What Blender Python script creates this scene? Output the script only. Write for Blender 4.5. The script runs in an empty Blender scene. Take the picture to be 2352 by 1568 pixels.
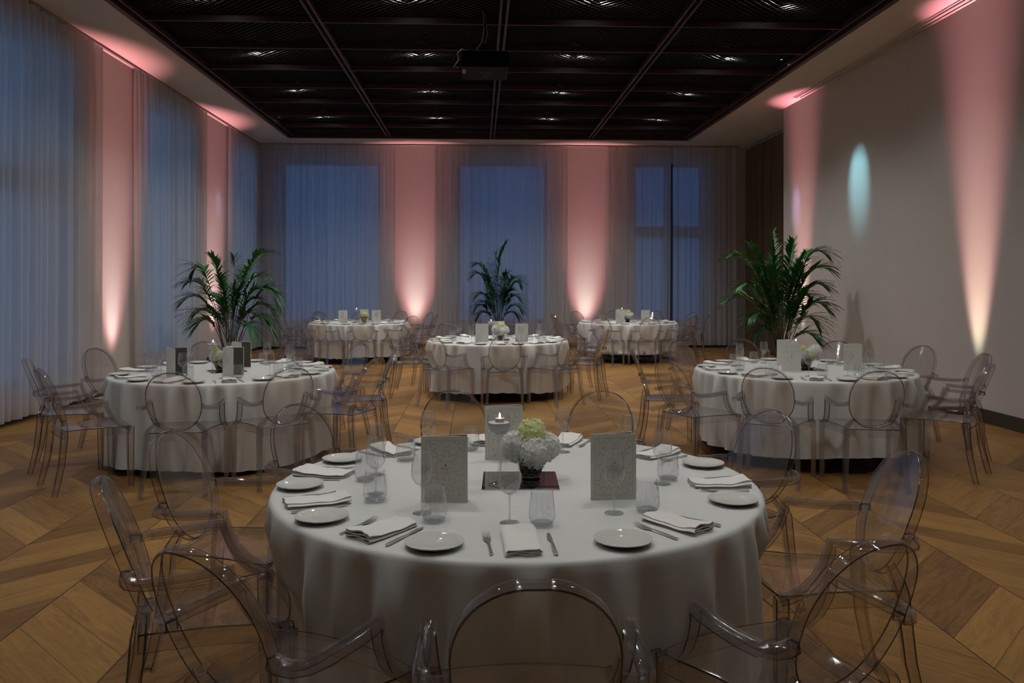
import bpy, math, random
from mathutils import Vector, Matrix
R = math.radians
PI = math.pi
C = bpy.context.scene.collection
sc = bpy.context.scene
# ---------------------------------------------------------------- helpers
class MB:
    def __init__(s): s.v = []; s.f = []; s.m = []
    def add(s, vs, fs, mat=0):
        o = len(s.v); s.v += [tuple(p) for p in vs]
        for f in fs: s.f.append(tuple(i + o for i in f)); s.m.append(mat)
    def box(s, x0, x1, y0, y1, z0, z1, mat=0):
        s.add([(x0,y0,z0),(x1,y0,z0),(x1,y1,z0),(x0,y1,z0),(x0,y0,z1),(x1,y0,z1),(x1,y1,z1),(x0,y1,z1)],
              [(0,3,2,1),(4,5,6,7),(0,1,5,4),(1,2,6,5),(2,3,7,6),(3,0,4,7)], mat)
    def lathe(s, prof, n=32, mat=0, c=(0,0,0), closed=False):
        # prof: list of (r, z); r == 0 makes a pole
        rings = []; vs = []; fs = []
        for r, z in prof:
            if r < 1e-6:
                rings.append([len(vs)]); vs.append((c[0], c[1], c[2]+z))
            else:
                k = len(vs)
                for i in range(n):
                    a = 2*PI*i/n; vs.append((c[0]+r*math.cos(a), c[1]+r*math.sin(a), c[2]+z))
                rings.append(list(range(k, k+n)))
        pairs = list(zip(rings, rings[1:]))
        if closed: pairs.append((rings[-1], rings[0]))
        for a, b in pairs:
            if len(a) == 1 and len(b) == 1: continue
            for i in range(n):
                j = (i+1) % n
                if len(a) == 1: fs.append((a[0], b[j], b[i]))
                elif len(b) == 1: fs.append((a[i], a[j], b[0]))
                else: fs.append((a[i], a[j], b[j], b[i]))
        s.add(vs, fs, mat)
    def sweep(s, pts, us, sec, scales=None, mats=None, cap=0):
        # sweep polygon sec [(u,v)] along pts; us = side vector per point
        n = len(pts); P = [Vector(p) for p in pts]; k = len(sec); vs = []
        for i in range(n):
            T = Vector((0,0,0))
            if i < n-1: T += (P[i+1]-P[i]).normalized()
            if i > 0: T += (P[i]-P[i-1]).normalized()
            T.normalize()
            U = Vector(us[i]); U = (U - T*U.dot(T)).normalized(); V = U.cross(T).normalized()
            sc_ = scales[i] if scales else 1.0
            for (u, v) in sec: vs.append(P[i] + U*u*sc_ + V*v*sc_)
        o = len(s.v); s.v += [tuple(p) for p in vs]
        for i in range(n-1):
            for j in range(k):
                j2 = (j+1) % k
                s.f.append((o+i*k+j, o+i*k+j2, o+(i+1)*k+j2, o+(i+1)*k+j)); s.m.append(mats[j] if mats else 0)
        s.f.append(tuple(o+j for j in reversed(range(k)))); s.m.append(cap)
        s.f.append(tuple(o+(n-1)*k+j for j in range(k))); s.m.append(cap)
    def tube(s, pts, r, n=6, mat=0):
        sec = [(math.cos(2*PI*i/n), math.sin(2*PI*i/n)) for i in range(n)]
        rr = r if isinstance(r, (list, tuple)) else [r]*len(pts)
        d = Vector(pts[-1]) - Vector(pts[0])
        u = (1,0,0) if abs(d.normalized().x) < .8 else (0,1,0)
        s.sweep(pts, [u]*len(pts), sec, rr, [mat]*n, mat)
    def mesh(s, name, mats, smooth=None, fix=True):
        me = bpy.data.meshes.new(name); me.from_pydata(s.v, [], s.f)
        for m in mats: me.materials.append(m)
        me.polygons.foreach_set('material_index', s.m)
        if fix:
            import bmesh
            bm = bmesh.new(); bm.from_mesh(me); bmesh.ops.recalc_face_normals(bm, faces=bm.faces[:]); bm.to_mesh(me); bm.free()
        if smooth is not None:
            me.polygons.foreach_set('use_smooth', [True]*len(me.polygons))
            me.set_sharp_from_angle(angle=R(smooth))
        me.update(); return me

def ob(name, me, parent=None, loc=(0,0,0), rz=0.0):
    o = bpy.data.objects.new(name, me); C.objects.link(o)
    if parent: o.parent = parent
    o.location = loc; o.rotation_euler = (0,0,rz); return o
def tag(o, label, cat, group=None, kind=None):
    o['label'] = label; o['category'] = cat
    if group: o['group'] = group
    if kind: o['kind'] = kind
    return o
def struct(o): o['kind'] = 'structure'; return o
def thing(name, label, cat, loc=(0,0,0), rz=0, group=None):
    return tag(ob(name, None, None, loc, rz), label, cat, group)
def dup(o, parent=None, **kw):
    c = o.copy(); C.objects.link(c)
    if parent: c.parent = parent
    for ch in list(o.children): dup(ch, c)
    return c
class Kit:
    """first call hands out the original, later calls copies"""
    def __init__(s, root): s.root = root; s.used = False
    def put(s, label, loc, rz, group):
        o = s.root if not s.used else dup(s.root)
        s.used = True
        o['label'] = label; o['group'] = group; o.location = loc; o.rotation_euler = (0,0,rz); return o

# ---------------------------------------------------------------- materials
def mat(name):
    m = bpy.data.materials.new(name); m.use_nodes = True; nt = m.node_tree
    for n in list(nt.nodes): nt.nodes.remove(n)
    out = nt.nodes.new('ShaderNodeOutputMaterial'); return m, nt, out
def N(nt, t, **kw):
    n = nt.nodes.new(t)
    for k, v in kw.items():
        if k in n.inputs: n.inputs[k].default_value = v
        else: setattr(n, k, v)
    return n
def pbr(name, col, rough=.5, metal=0, spec=.5, bump=None, vary=None, sheen=0, coat=0):
    m, nt, out = mat(name); L = nt.links
    p = N(nt, 'ShaderNodeBsdfPrincipled'); p.inputs['Base Color'].default_value = (*col, 1)
    p.inputs['Roughness'].default_value = rough; p.inputs['Metallic'].default_value = metal
    p.inputs['Specular IOR Level'].default_value = spec
    p.inputs['Sheen Weight'].default_value = sheen; p.inputs['Coat Weight'].default_value = coat
    tc = N(nt, 'ShaderNodeTexCoord')
    if vary:
        sc_, amt = vary
        n = N(nt, 'ShaderNodeTexNoise'); n.inputs['Scale'].default_value = sc_; n.inputs['Detail'].default_value = 4
        L.new(tc.outputs['Object'], n.inputs['Vector'])
        mx = N(nt, 'ShaderNodeMix'); mx.data_type = 'RGBA'
        mx.inputs['A'].default_value = (*[c*(1-amt) for c in col], 1); mx.inputs['B'].default_value = (*[min(1, c*(1+amt)) for c in col], 1)
        L.new(n.outputs['Fac'], mx.inputs['Factor']); L.new(mx.outputs['Result'], p.inputs['Base Color'])
    if bump:
        sc_, st, ds = bump
        n = N(nt, 'ShaderNodeTexNoise'); n.inputs['Scale'].default_value = sc_; n.inputs['Detail'].default_value = 3
        L.new(tc.outputs['Object'], n.inputs['Vector'])
        b = N(nt, 'ShaderNodeBump'); b.inputs['Strength'].default_value = st; b.inputs['Distance'].default_value = ds
        L.new(n.outputs['Fac'], b.inputs['Height']); L.new(b.outputs['Normal'], p.inputs['Normal'])
    L.new(p.outputs[0], out.inputs[0]); return m
def clear(name, tint, ior=1.49, rough=.02, gl=1.0, haze=0):
    m, nt, out = mat(name); L = nt.links
    t = N(nt, 'ShaderNodeBsdfTransparent'); t.inputs[0].default_value = (*tint, 1)
    g = N(nt, 'ShaderNodeBsdfGlossy'); g.inputs['Color'].default_value = (gl, gl, gl, 1); g.inputs['Roughness'].default_value = rough
    f = N(nt, 'ShaderNodeFresnel'); ge = N(nt, 'ShaderNodeNewGeometry'); mi = N(nt, 'ShaderNodeMix')
    mi.inputs[2].default_value = ior; mi.inputs[3].default_value = 1/ior; L.new(ge.outputs['Backfacing'], mi.inputs[0]); L.new(mi.outputs[0], f.inputs['IOR'])
    x = N(nt, 'ShaderNodeMixShader'); L.new(f.outputs[0], x.inputs[0]); L.new(g.outputs[0], x.inputs[2]); body = t.outputs[0]
    if haze:   # pale diffuse veil mixed in to imitate the sheen of clear surfaces
        d = N(nt, 'ShaderNodeBsdfDiffuse'); d.inputs[0].default_value = (.8,.8,.82,1); h = N(nt, 'ShaderNodeMixShader'); h.inputs[0].default_value = haze
        L.new(body, h.inputs[1]); L.new(d.outputs[0], h.inputs[2]); body = h.outputs[0]
    L.new(body, x.inputs[1]); L.new(x.outputs[0], out.inputs[0]); return m
def emit(name, col, st):
    m, nt, out = mat(name); e = N(nt, 'ShaderNodeEmission'); e.inputs[0].default_value = (*col, 1); e.inputs[1].default_value = st
    nt.links.new(e.outputs[0], out.inputs[0]); return m

M_clear = clear('clear_plastic', (.95,.945,.95), 1.7, .055, haze=.02)
M_clear2 = clear('thick_clear_plastic', (.90,.89,.905), 1.85, .055, haze=.022)
M_edge = clear('plastic_edge_tir_tint', (.13,.125,.14), 1.9, .16)  # dark tint painted on cut edges in place of total internal reflection
M_glass = clear('thin_glass', (.992,.994,.995), 1.8, .04, haze=.004)
M_solid = clear('solid_glass', (.95,.965,.97), 2.3, .06, haze=.01)
M_wall = pbr('plaster', (.66,.62,.61), .85, spec=.2, bump=(60,.08,.003), vary=(1.2,.03))
M_ceil = pbr('ceiling_plaster', (.64,.61,.59), .85)
M_base = pbr('dark_baseboard', (.055,.045,.04), .5)
M_black = pbr('plenum_black', (.002,.002,.002), 1, spec=.05)
M_beam = pbr('brown_beam', (.045,.022,.016), .5)
M_wire = pbr('wire_mesh', (.11,.105,.10), .27, metal=1)
M_cloth = pbr('satin_cloth', (.76,.765,.755), .42, spec=.35, sheen=.15, bump=(420,.05,.0008))
M_napkin = pbr('napkin_linen', (.88,.85,.82), .7, spec=.2, sheen=.2, bump=(500,.12,.0006))
M_porc = pbr('porcelain', (.74,.73,.70), .07, spec=.9)
M_steel = pbr('cutlery_steel', (.70,.69,.67), .3, metal=1)
M_mirror = pbr('mirror', (.5,.5,.52), .01, metal=1)
M_paper = pbr('menu_card', (.92,.91,.83), .6, bump=(300,.08,.0005))
M_line = pbr('menu_relief', (.62,.59,.52), .5)
M_dark = pbr('menu_inside', (.07,.062,.055), .7, vary=(60,.4))
M_orange = pbr('menu_emblem', (.55,.15,.06), .5)
M_ink = pbr('menu_ink', (.33,.17,.11), .5)
M_wax = pbr('wax', (.8,.72,.7), .4)
M_sand = pbr('white_sand', (.82,.82,.84), .9, bump=(700,.5,.002))
M_flame = emit('flame', (1,.62,.5), 9)
def petal(name, c0, c1):
    m, nt, out = mat(name); L = nt.links; tc = N(nt, 'ShaderNodeTexCoord'); n = N(nt, 'ShaderNodeTexNoise'); n.inputs['Scale'].default_value = 30
    L.new(tc.outputs['Object'], n.inputs['Vector']); mx = N(nt, 'ShaderNodeMix'); mx.data_type = 'RGBA'; mx.inputs['A'].default_value = (*c0,1); mx.inputs['B'].default_value = (*c1,1); L.new(n.outputs['Fac'], mx.inputs['Factor'])
    d = N(nt, 'ShaderNodeBsdfDiffuse'); t = N(nt, 'ShaderNodeBsdfTranslucent'); x = N(nt, 'ShaderNodeMixShader'); x.inputs[0].default_value = .4
    for q in (d, t): L.new(mx.outputs['Result'], q.inputs[0])
    L.new(d.outputs[0], x.inputs[1]); L.new(t.outputs[0], x.inputs[2]); L.new(x.outputs[0], out.inputs[0]); return m
M_petal = petal('white_petal', (.97,.98,.95), (.99,.99,.97))
M_green = petal('lime_petal', (.93,.93,.66), (.80,.86,.42))
M_yellow = petal('yellow_petal', (.95,.92,.35), (.9,.88,.5))
M_leaf = pbr('palm_leaf', (.03,.17,.04), .38, vary=(6,.45))
M_stem = pbr('palm_stem', (.07,.10,.03), .5, vary=(10,.3))
M_pot = pbr('dark_pot', (.03,.028,.026), .4)
M_soil = pbr('soil', (.03,.02,.015), .9)
M_blkmetal = pbr('black_metal', (.02,.02,.022), .4)
M_proj = pbr('projector_body', (.004,.0045,.007), .6, spec=.08)
M_sticker = pbr('yellow_sticker', (.35,.2,.02), .6)
M_grey = pbr('grey_print', (.14,.14,.15), .6)
M_frame = pbr('window_frame', (.10,.10,.11), .5)
M_track = pbr('curtain_track', (.28,.26,.25), .5)
M_lampon = emit('lamp_glow', (1,.97,.92), 45)
M_upon = emit('uplight_lens', (1,.45,.45), 2.0)
M_ground = pbr('outside_ground', (.05,.06,.08), .9)
# mercury glass vase: speckled silver
m, nt, out = mat('speckled_silver'); L = nt.links
p = N(nt, 'ShaderNodeBsdfPrincipled'); p.inputs['Metallic'].default_value = 1; p.inputs['Roughness'].default_value = .22
tc = N(nt, 'ShaderNodeTexCoord'); v = N(nt, 'ShaderNodeTexVoronoi'); v.inputs['Scale'].default_value = 130
L.new(tc.outputs['Object'], v.inputs['Vector'])
cr = N(nt, 'ShaderNodeValToRGB'); cr.color_ramp.elements[0].color = (.45,.42,.36,1); cr.color_ramp.elements[1].color = (.10,.09,.07,1); cr.color_ramp.elements[1].position = .6
L.new(v.outputs['Distance'], cr.inputs[0]); L.new(cr.outputs[0], p.inputs['Base Color'])
b = N(nt, 'ShaderNodeBump'); b.inputs['Strength'].default_value = .7; b.inputs['Distance'].default_value = .003; L.new(v.outputs['Distance'], b.inputs['Height']); L.new(b.outputs[0], p.inputs['Normal'])
L.new(p.outputs[0], out.inputs[0]); M_vase = m
# sheer curtains; the attribute «fold» says how much cloth lies behind each other there
def sheer(name, col, see, tr=.45):
    m, nt, out = mat(name); L = nt.links
    d = N(nt, 'ShaderNodeBsdfDiffuse'); d.inputs[0].default_value = (*col, 1)
    t = N(nt, 'ShaderNodeBsdfTranslucent'); t.inputs[0].default_value = (*col, 1)
    x = N(nt, 'ShaderNodeMixShader'); x.inputs[0].default_value = tr; L.new(d.outputs[0], x.inputs[1]); L.new(t.outputs[0], x.inputs[2])
    a = N(nt, 'ShaderNodeAttribute'); a.attribute_name = 'fold'
    mr = N(nt, 'ShaderNodeMapRange'); mr.inputs['To Min'].default_value = see; mr.inputs['To Max'].default_value = see*.35
    L.new(a.outputs['Fac'], mr.inputs['Value'])
    tp = N(nt, 'ShaderNodeBsdfTransparent'); y = N(nt, 'ShaderNodeMixShader')
    L.new(mr.outputs[0], y.inputs[0]); L.new(x.outputs[0], y.inputs[1]); L.new(tp.outputs[0], y.inputs[2])
    L.new(y.outputs[0], out.inputs[0]); return m
M_sheer = sheer('sheer_voile', (.82,.81,.84), .24, .48)
M_heavy = sheer('brown_drape', (.15,.115,.085), .0, .05)
# parquet
def parquet():
    m, nt, out = mat('chevron_parquet'); L = nt.links
    def mth(op, a, b=None, c=None):
        n = N(nt, 'ShaderNodeMath'); n.operation = op
        for i, q in enumerate((a, b, c)):
            if q is None: continue
            if isinstance(q, (int, float)): n.inputs[i].default_value = q
            else: L.new(q, n.inputs[i])
        return n.outputs[0]
    geo = N(nt, 'ShaderNodeNewGeometry'); sp = N(nt, 'ShaderNodeSeparateXYZ'); L.new(geo.outputs['Position'], sp.inputs[0])
    X, Y = sp.outputs[0], sp.outputs[1]
    u = mth('DIVIDE', mth('ADD', X, 2.1), .6)
    bi = mth('FLOOR', u); fx = mth('SUBTRACT', u, bi)
    par = mth('FLOORED_MODULO', bi, 2.0)
    sg = mth('SUBTRACT', 1.0, mth('MULTIPLY', par, 2.0))           # +1 / -1
    w = mth('ADD', Y, mth('MULTIPLY', sg, X))
    pv = mth('DIVIDE', w, .285); pi_ = mth('FLOOR', pv); fy = mth('SUBTRACT', pv, pi_)
    cid = N(nt, 'ShaderNodeCombineXYZ'); L.new(bi, cid.inputs[0]); L.new(pi_, cid.inputs[1])
    wn = N(nt, 'ShaderNodeTexWhiteNoise'); L.new(cid.outputs[0], wn.inputs['Vector'])
    al = mth('SUBTRACT', X, mth('MULTIPLY', sg, Y))
    gv = N(nt, 'ShaderNodeCombineXYZ'); L.new(mth('MULTIPLY', al, 1.1), gv.inputs[0]); L.new(mth('MULTIPLY', w, 13.0), gv.inputs[1]); L.new(mth('MULTIPLY', wn.outputs['Value'], 40), gv.inputs[2])
    gn = N(nt, 'ShaderNodeTexNoise'); gn.inputs['Scale'].default_value = 1.6; gn.inputs['Detail'].default_value = 6; gn.inputs['Distortion'].default_value = 1.2
    L.new(gv.outputs[0], gn.inputs['Vector'])
    gw = N(nt, 'ShaderNodeCombineXYZ'); L.new(mth('MULTIPLY', al, 2.2), gw.inputs[0]); L.new(mth('MULTIPLY', w, 9.0), gw.inputs[1]); L.new(mth('MULTIPLY', wn.outputs['Value'], 17), gw.inputs[2])
    n2 = N(nt, 'ShaderNodeTexNoise'); n2.inputs['Scale'].default_value = .6; n2.inputs['Detail'].default_value = 1
    L.new(gw.outputs[0], n2.inputs['Vector'])
    rings = mth('SINE', mth('MULTIPLY', n2.outputs['Fac'], 95.0))
    cr = N(nt, 'ShaderNodeValToRGB'); e = cr.color_ramp.elements
    e[0].color = (.10,.043,.011,1); e[1].color = (.45,.235,.060,1)
    t = mth('ADD', mth('MULTIPLY', wn.outputs['Value'], .50), mth('MULTIPLY', mth('SUBTRACT', gn.outputs['Fac'], .2), 1.0))
    t = mth('ADD', t, mth('MULTIPLY', rings, .05)); L.new(mth('SUBTRACT', t, .08), cr.inputs[0])
    eb = mth('MINIMUM', fx, mth('SUBTRACT', 1.0, fx)); ep = mth('MINIMUM', fy, mth('SUBTRACT', 1.0, fy))
    gb = mth('LESS_THAN', eb, .0055); gp = mth('LESS_THAN', ep, .009)
    gap = mth('MAXIMUM', gb, mth('MULTIPLY', gp, .7))
    mx = N(nt, 'ShaderNodeMix'); mx.data_type = 'RGBA'; L.new(gap, mx.inputs['Factor']); L.new(cr.outputs[0], mx.inputs['A']); mx.inputs['B'].default_value = (.025,.012,.005,1)
    p = N(nt, 'ShaderNodeBsdfPrincipled'); L.new(mx.outputs['Result'], p.inputs['Base Color'])
    rr = mth('ADD', .36, mth('MULTIPLY', gn.outputs['Fac'], .16)); L.new(rr, p.inputs['Roughness']); p.inputs['Specular IOR Level'].default_value = .35
    bp = N(nt, 'ShaderNodeBump'); bp.inputs['Strength'].default_value = .12; bp.inputs['Distance'].default_value = .002
    L.new(mth('SUBTRACT', mth('MULTIPLY', gn.outputs['Fac'], .4), gap), bp.inputs['Height']); L.new(bp.outputs[0], p.inputs['Normal'])
    L.new(p.outputs[0], out.inputs[0]); return m
M_floor = parquet()

# ---------------------------------------------------------------- camera
H = 1.58; YAW = R(2.33)
cd = bpy.data.cameras.new('camera'); cam = bpy.data.objects.new('camera', cd); C.objects.link(cam)
cam.location = (0,0,H); cam.rotation_euler = (R(90),0,-YAW)
cd.sensor_width = 36; cd.lens = 36*1871/2352; cd.shift_y = -139/2352; cd.clip_start = .05; cd.clip_end = 200
sc.camera = cam

# ---------------------------------------------------------------- room shell
XL, XR, XR2, YB, YF, CE = -5.2, 5.65, 6.45, 19.3, -3.0, 4.77
YC = 14.9          # where the right wall steps back
OX0, OX1, OY0, OY1 = -4.2, 4.72, -1.13, 18.2     # ceiling opening
def S(name, mb, m, smooth=None): return struct(ob(name, mb.mesh(name, [m], smooth)))
b = MB(); b.box(XL-.4, XR2+.3, YF-.3, YB+.4, -.1, 0); S('floor', b, M_floor)
# walls with openings: list of (a0,a1,z0,z1) holes along the axis
def wall_with_holes(name, fixed0, fixed1, a0, a1, z1, holes, axis):
    mb = MB(); holes = sorted(holes)
    def bx(p0, p1, q0, q1):
        if axis == 'x': mb.box(p0, p1, fixed0, fixed1, q0, q1)
        else: mb.box(fixed0, fixed1, p0, p1, q0, q1)
    cur = a0
    for (h0, h1, q0, q1) in holes:
        bx(cur, h0, 0, z1); bx(h0, h1, 0, q0); bx(h0, h1, q1, z1); cur = h1
    bx(cur, a1, 0, z1)
    return S(name, mb, M_wall)
ZP = 6.2
backwin = [(-4.62,-2.32,.6,4.38), (-.50,1.62,.6,4.38), (3.70,5.36,.6,4.38)]
leftwin = [(4.2,6.4,.35,4.45), (8.15,10.62,.35,4.45), (12.75,14.95,.35,4.45), (17.15,18.9,.35,4.45)]
wall_with_holes('wall_back', YB, YB+.35, XL-.35, XR2+.3, ZP, backwin, 'x')
wall_with_holes('wall_left', XL-.35, XL, YF-.3, YB, ZP, leftwin, 'y')
b = MB(); b.box(XR, XR2+.3, YF-.3, YC, 0, ZP); b.box(XR2, XR2+.3, YC, YB, 0, ZP); S('wall_right', b, M_wall)
b = MB(); b.box(XL, XR, YF-.3, YF, 0, ZP); S('wall_front', b, M_wall)
# soffit around the opening + black void above
b = MB()
b.box(XL, OX0, YF, YB, CE, CE+.12); b.box(OX1, XR2, YF, YB, CE, CE+.12)
b.box(OX0, OX1, OY1, YB, CE, CE+.12); b.box(OX0, OX1, YF, OY0, CE, CE+.12); S('ceiling', b, M_ceil)
b = MB()
b.box(OX0-.6, OX0-.5, OY0-.6, OY1+.6, CE+.12, ZP); b.box(OX1+.5, OX1+.6, OY0-.6, OY1+.6, CE+.12, ZP)
b.box(OX0-.5, OX1+.5, OY1+.5, OY1+.6, CE+.12, ZP); b.box(OX0-.5, OX1+.5, OY0-.6, OY0-.5, CE+.12, ZP)
b.box(OX0-.6, OX1+.6, OY0-.6, OY1+.6, ZP, ZP+.1); S('ceiling_void', b, M_black)
b = MB(); b.box(XL-.35, XR2+.3, YF-.3, YB+.35, ZP+.1, ZP+.2); S('roof_slab', b, M_black)
# brown rim of the opening
b = MB()
for (z0, z1, d0, d1) in ((CE-.03, CE+.02, -.02, .05), (CE-.015, CE+.16, .0, .02)):
    b.box(OX0+d0, OX0+d1, OY0, OY1, z0, z1); b.box(OX1-d1, OX1-d0, OY0, OY1, z0, z1)
    b.box(OX0, OX1, OY1-d1, OY1-d0, z0, z1); b.box(OX0, OX1, OY0+d0, OY0+d1, z0, z1)
b.box(OX0+.10, OX0+.13, OY0, OY1, CE+.0, CE+.05); b.box(OX1-.13, OX1-.10, OY0, OY1, CE+.0, CE+.05)
S('trim_1', b, M_beam)
# beams: double long ones, single cross ones
LB = [-1.99, .30, 2.50]; CB = [18.2 - 1.147*k for k in range(1, 17)]
b = MB()
for x in LB:
    b.box(x-.055, x-.025, OY0, OY1, CE+.0, CE+.06); b.box(x+.025, x+.055, OY0, OY1, CE+.0, CE+.06)
S('trim_2', b, M_beam)
b = MB()
for y in CB: b.box(OX0, OX1, y-.014, y+.014, CE+.005, CE+.08)
S('trim_3', b, M_beam)
# diamond wire mesh lying on the beams
def wires():
    mb = MB(); zc = CE+.085; step = .098; r = .0019
    x0, x1, y0, y1 = OX0+.02, OX1-.02, OY0+.02, OY1-.02
    for sgn in (1, -1):
        c0, c1 = (x0-y1, x1-y0) if sgn > 0 else (x0+y0, x1+y1)
        c = c0
        while c < c1:
            # line x - sgn*y = c
            ya, yb = (x0-c)*sgn, (x1-c)*sgn
            lo, hi = max(min(ya, yb), y0), min(max(ya, yb), y1)
            if hi-lo > .05:
                P = Vector((c+sgn*lo, lo, zc)); Q = Vector((c+sgn*hi, hi, zc)); T = (Q-P).normalized()
                U = Vector((T.y, -T.x, 0)); V = Vector((0,0,1)); o = len(mb.v)
                nn = max(1, round((Q-P).length/.33))
                for q in range(nn+1):
                    A = P.lerp(Q, q/nn)
                    for k in range(4):
                        a = 2*PI*k/4+.785; mb.v.append(tuple(A + U*r*math.cos(a) + V*r*math.sin(a)))
                for q in range(nn):
                    for k in range(4):
                        j = (k+1) % 4; mb.f.append((o+4*q+k, o+4*q+j, o+4*q+4+j, o+4*q+4+k)); mb.m.append(0)
            c += step
    me = mb.mesh('wire_mesh', [M_wire], None, fix=False)
    me.polygons.foreach_set('use_smooth', [True]*len(me.polygons)); return me
struct(ob('ceiling_wire_mesh', wires()))
# baseboards
b = MB(); b.box(XR-.02, XR, YF, YC, 0, .15); b.box(XR-.02, XR2, YC, YC+.02, 0, .15); b.box(XR2-.02, XR2, YC, YB, 0, .15); S('baseboard_right', b, M_base)
b = MB(); b.box(XL, XR2, YB-.02, YB, 0, .12); S('baseboard_back', b, M_base)
b = MB(); b.box(XL, XL+.02, YF, YB, 0, .12); S('baseboard_left', b, M_base)
# ceiling tracks
b = MB(); b.box(XL+.09, XL+.13, 3, YB-.1, CE-.035, CE); b.box(XL+.05, XR2-.3, YB-.26, YB-.22, CE-.035, CE); S('trim_4', b, M_track)
b = MB(); b.box(XR-.17, XR-.14, YF, 13.9, CE-.03, CE); b.box(XR-.09, XR-.06, YF, 13.9, CE-.03, CE); b.box(XR-.2, XR-.03, YF, 13.92, CE-.012, CE); S('trim_5', b, pbr('pale_track', (.5,.47,.45), .5))
# windows
def window(n, w, axis, tz, cols):
    (a0, a1, z0, z1) = w; mb = MB(); t = .06
    f0, f1 = (YB+.14, YB+.2) if axis == 'x' else (XL-.2, XL-.14)
    def bx(mbx, p0, p1, q0, q1, g0=f0, g1=f1):
        if axis == 'x': mbx.box(p0, p1, g0, g1, q0, q1)
        else: mbx.box(g0, g1, p0, p1, q0, q1)
    bx(mb, a0, a0+t, z0, z1); bx(mb, a1-t, a1, z0, z1); bx(mb, a0+t, a1-t, z0, z0+t); bx(mb, a0+t, a1-t, z1-t, z1)
    if tz: bx(mb, a0+t, a1-t, tz-.14, tz+.14)
    for k in range(1, cols):
        x = a0 + (a1-a0)*k/cols + .03; bx(mb, x-.11, x+.11, z0+t, z1-t, f0+.005, f1-.005)
    o = S('window_%d' % n, mb, M_frame)
    g = MB(); mid = (f0+f1)/2
    bx(g, a0+t, a1-t, z0+t, z1-t, mid-.003, mid+.003)
    p = ob('pane', g.mesh('pane', [M_glass]), o)
n = 1
for w, tz in zip(backwin, (0, 0, 2.75)): window(n, w, 'x', tz, 2 if tz else 1); n += 1
for w, tz in zip(leftwin, (2.75, 2.75, 0, 0)): window(n, w, 'y', tz, 1); n += 1

# ---------------------------------------------------------------- curtains
def curtain(name, a0, a1, off, axis, label, cat, group=None, z0=.06, z1=CE-.03, m=M_sheer, seed=0, per=.125, amp=.042, lean=(0,0), gather=0):
    rnd = random.Random(seed); L_ = a1-a0; nn = int(L_/.0125); rows = [z1, z1-.05, z1-.12, z1-.6, 3.3, 2.3, 1.3, .5, z0]
    ph = [rnd.uniform(0, 6.28) for _ in range(6)]
    def wave(s, t):
        w = s + .03*math.sin(s*5.1+ph[0]) + .02*math.sin(s*13.7+ph[1])
        a = .62+.38*math.sin(s*2.3+ph[2]+t*.4)
        return amp*(a*math.sin(2*PI*w/per+ph[3]) + .45*math.sin(2*PI*w/(per*2.37)+ph[4]+t*.35) + .25*math.sin(2*PI*w/(per*.61)+ph[5])*(1-t))
    V = []; F = []; A = []
    for ri, z in enumerate(rows):
        t = (z1-z)/(z1-z0); tight = .35 if ri < 2 else (.6 if ri == 2 else 1)
        for i in range(nn+1):
            s = L_*i/nn; u = a0 + s
            # the side edges of a hung panel draw in slightly and lean out at the hem
            u += (lean[0]*(1-s/L_) + lean[1]*s/L_)*t**1.5
            d = wave(s, t)*tight
            slope = abs(wave(s+.004, t)-wave(s-.004, t))/.008
            A.append(min(1, slope*.30 + (0.35 if ri < 2 else 0)))
            V.append((u, off-d, z) if axis == 'x' else (off+d, u, z))
    for r_ in range(len(rows)-1):
        for i in range(nn):
            q = r_*(nn+1)+i; F.append((q, q+1, q+nn+2, q+nn+1))
    me = bpy.data.meshes.new(name); me.from_pydata(V, [], F); me.materials.append(m)
    at = me.attributes.new('fold', 'FLOAT', 'POINT'); at.data.foreach_set('value', A)
    me.polygons.foreach_set('use_smooth', [True]*len(me.polygons))
    return tag(ob(name, me), label, cat, group)
GS = 'sheer curtains hanging over the tall windows'
curtain('sheer_curtain', -5.08, -1.95, YB-.24, 'x', 'grey-blue sheer curtain in the corner, behind the two-stemmed corner table', 'curtain', GS, seed=1)
curtain('sheer_curtain', -1.04, 2.08, YB-.24, 'x', 'wide grey-blue sheer curtain behind the slim tall palm, between two pink pillars', 'curtain', GS, seed=2)
curtain('sheer_curtain', 2.98, 4.53, YB-.24, 'x', 'sheer curtain beside a pink pillar, its other edge at the narrow black gap', 'curtain', GS, seed=3, lean=(0,-.02))
curtain('sheer_curtain', 4.58, 6.08, YB-.24, 'x', 'sheer curtain between the narrow black gap and the dark brown drape', 'curtain', GS, seed=4, lean=(-.02,.02))
curtain('sheer_curtain', 3.0, 11.25, XL+.11, 'y', 'long sheer curtain nearest the camera along the window wall, with a dark transom showing through', 'curtain', GS, seed=5, per=.15, amp=.05, lean=(0,-.03))
curtain('sheer_curtain', 12.28, 15.5, XL+.11, 'y', 'sheer curtain between the two pink pillars of the side window wall', 'curtain', GS, seed=6, per=.14, amp=.045, lean=(.06,-.02))
curtain('sheer_curtain', 16.8, 19.02, XL+.11, 'y', 'narrow sheer curtain running from a pink pillar into the room corner', 'curtain', GS, seed=7, per=.14, amp=.042)
curtain('dark_drape', 15.0, 19.0, XR2-.14, 'y', 'dark brown heavy drape hanging in the recess beside the pale wall', 'curtain', None, m=M_heavy, seed=8, per=.16, amp=.05, z0=.03, z1=CE-.1)

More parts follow.
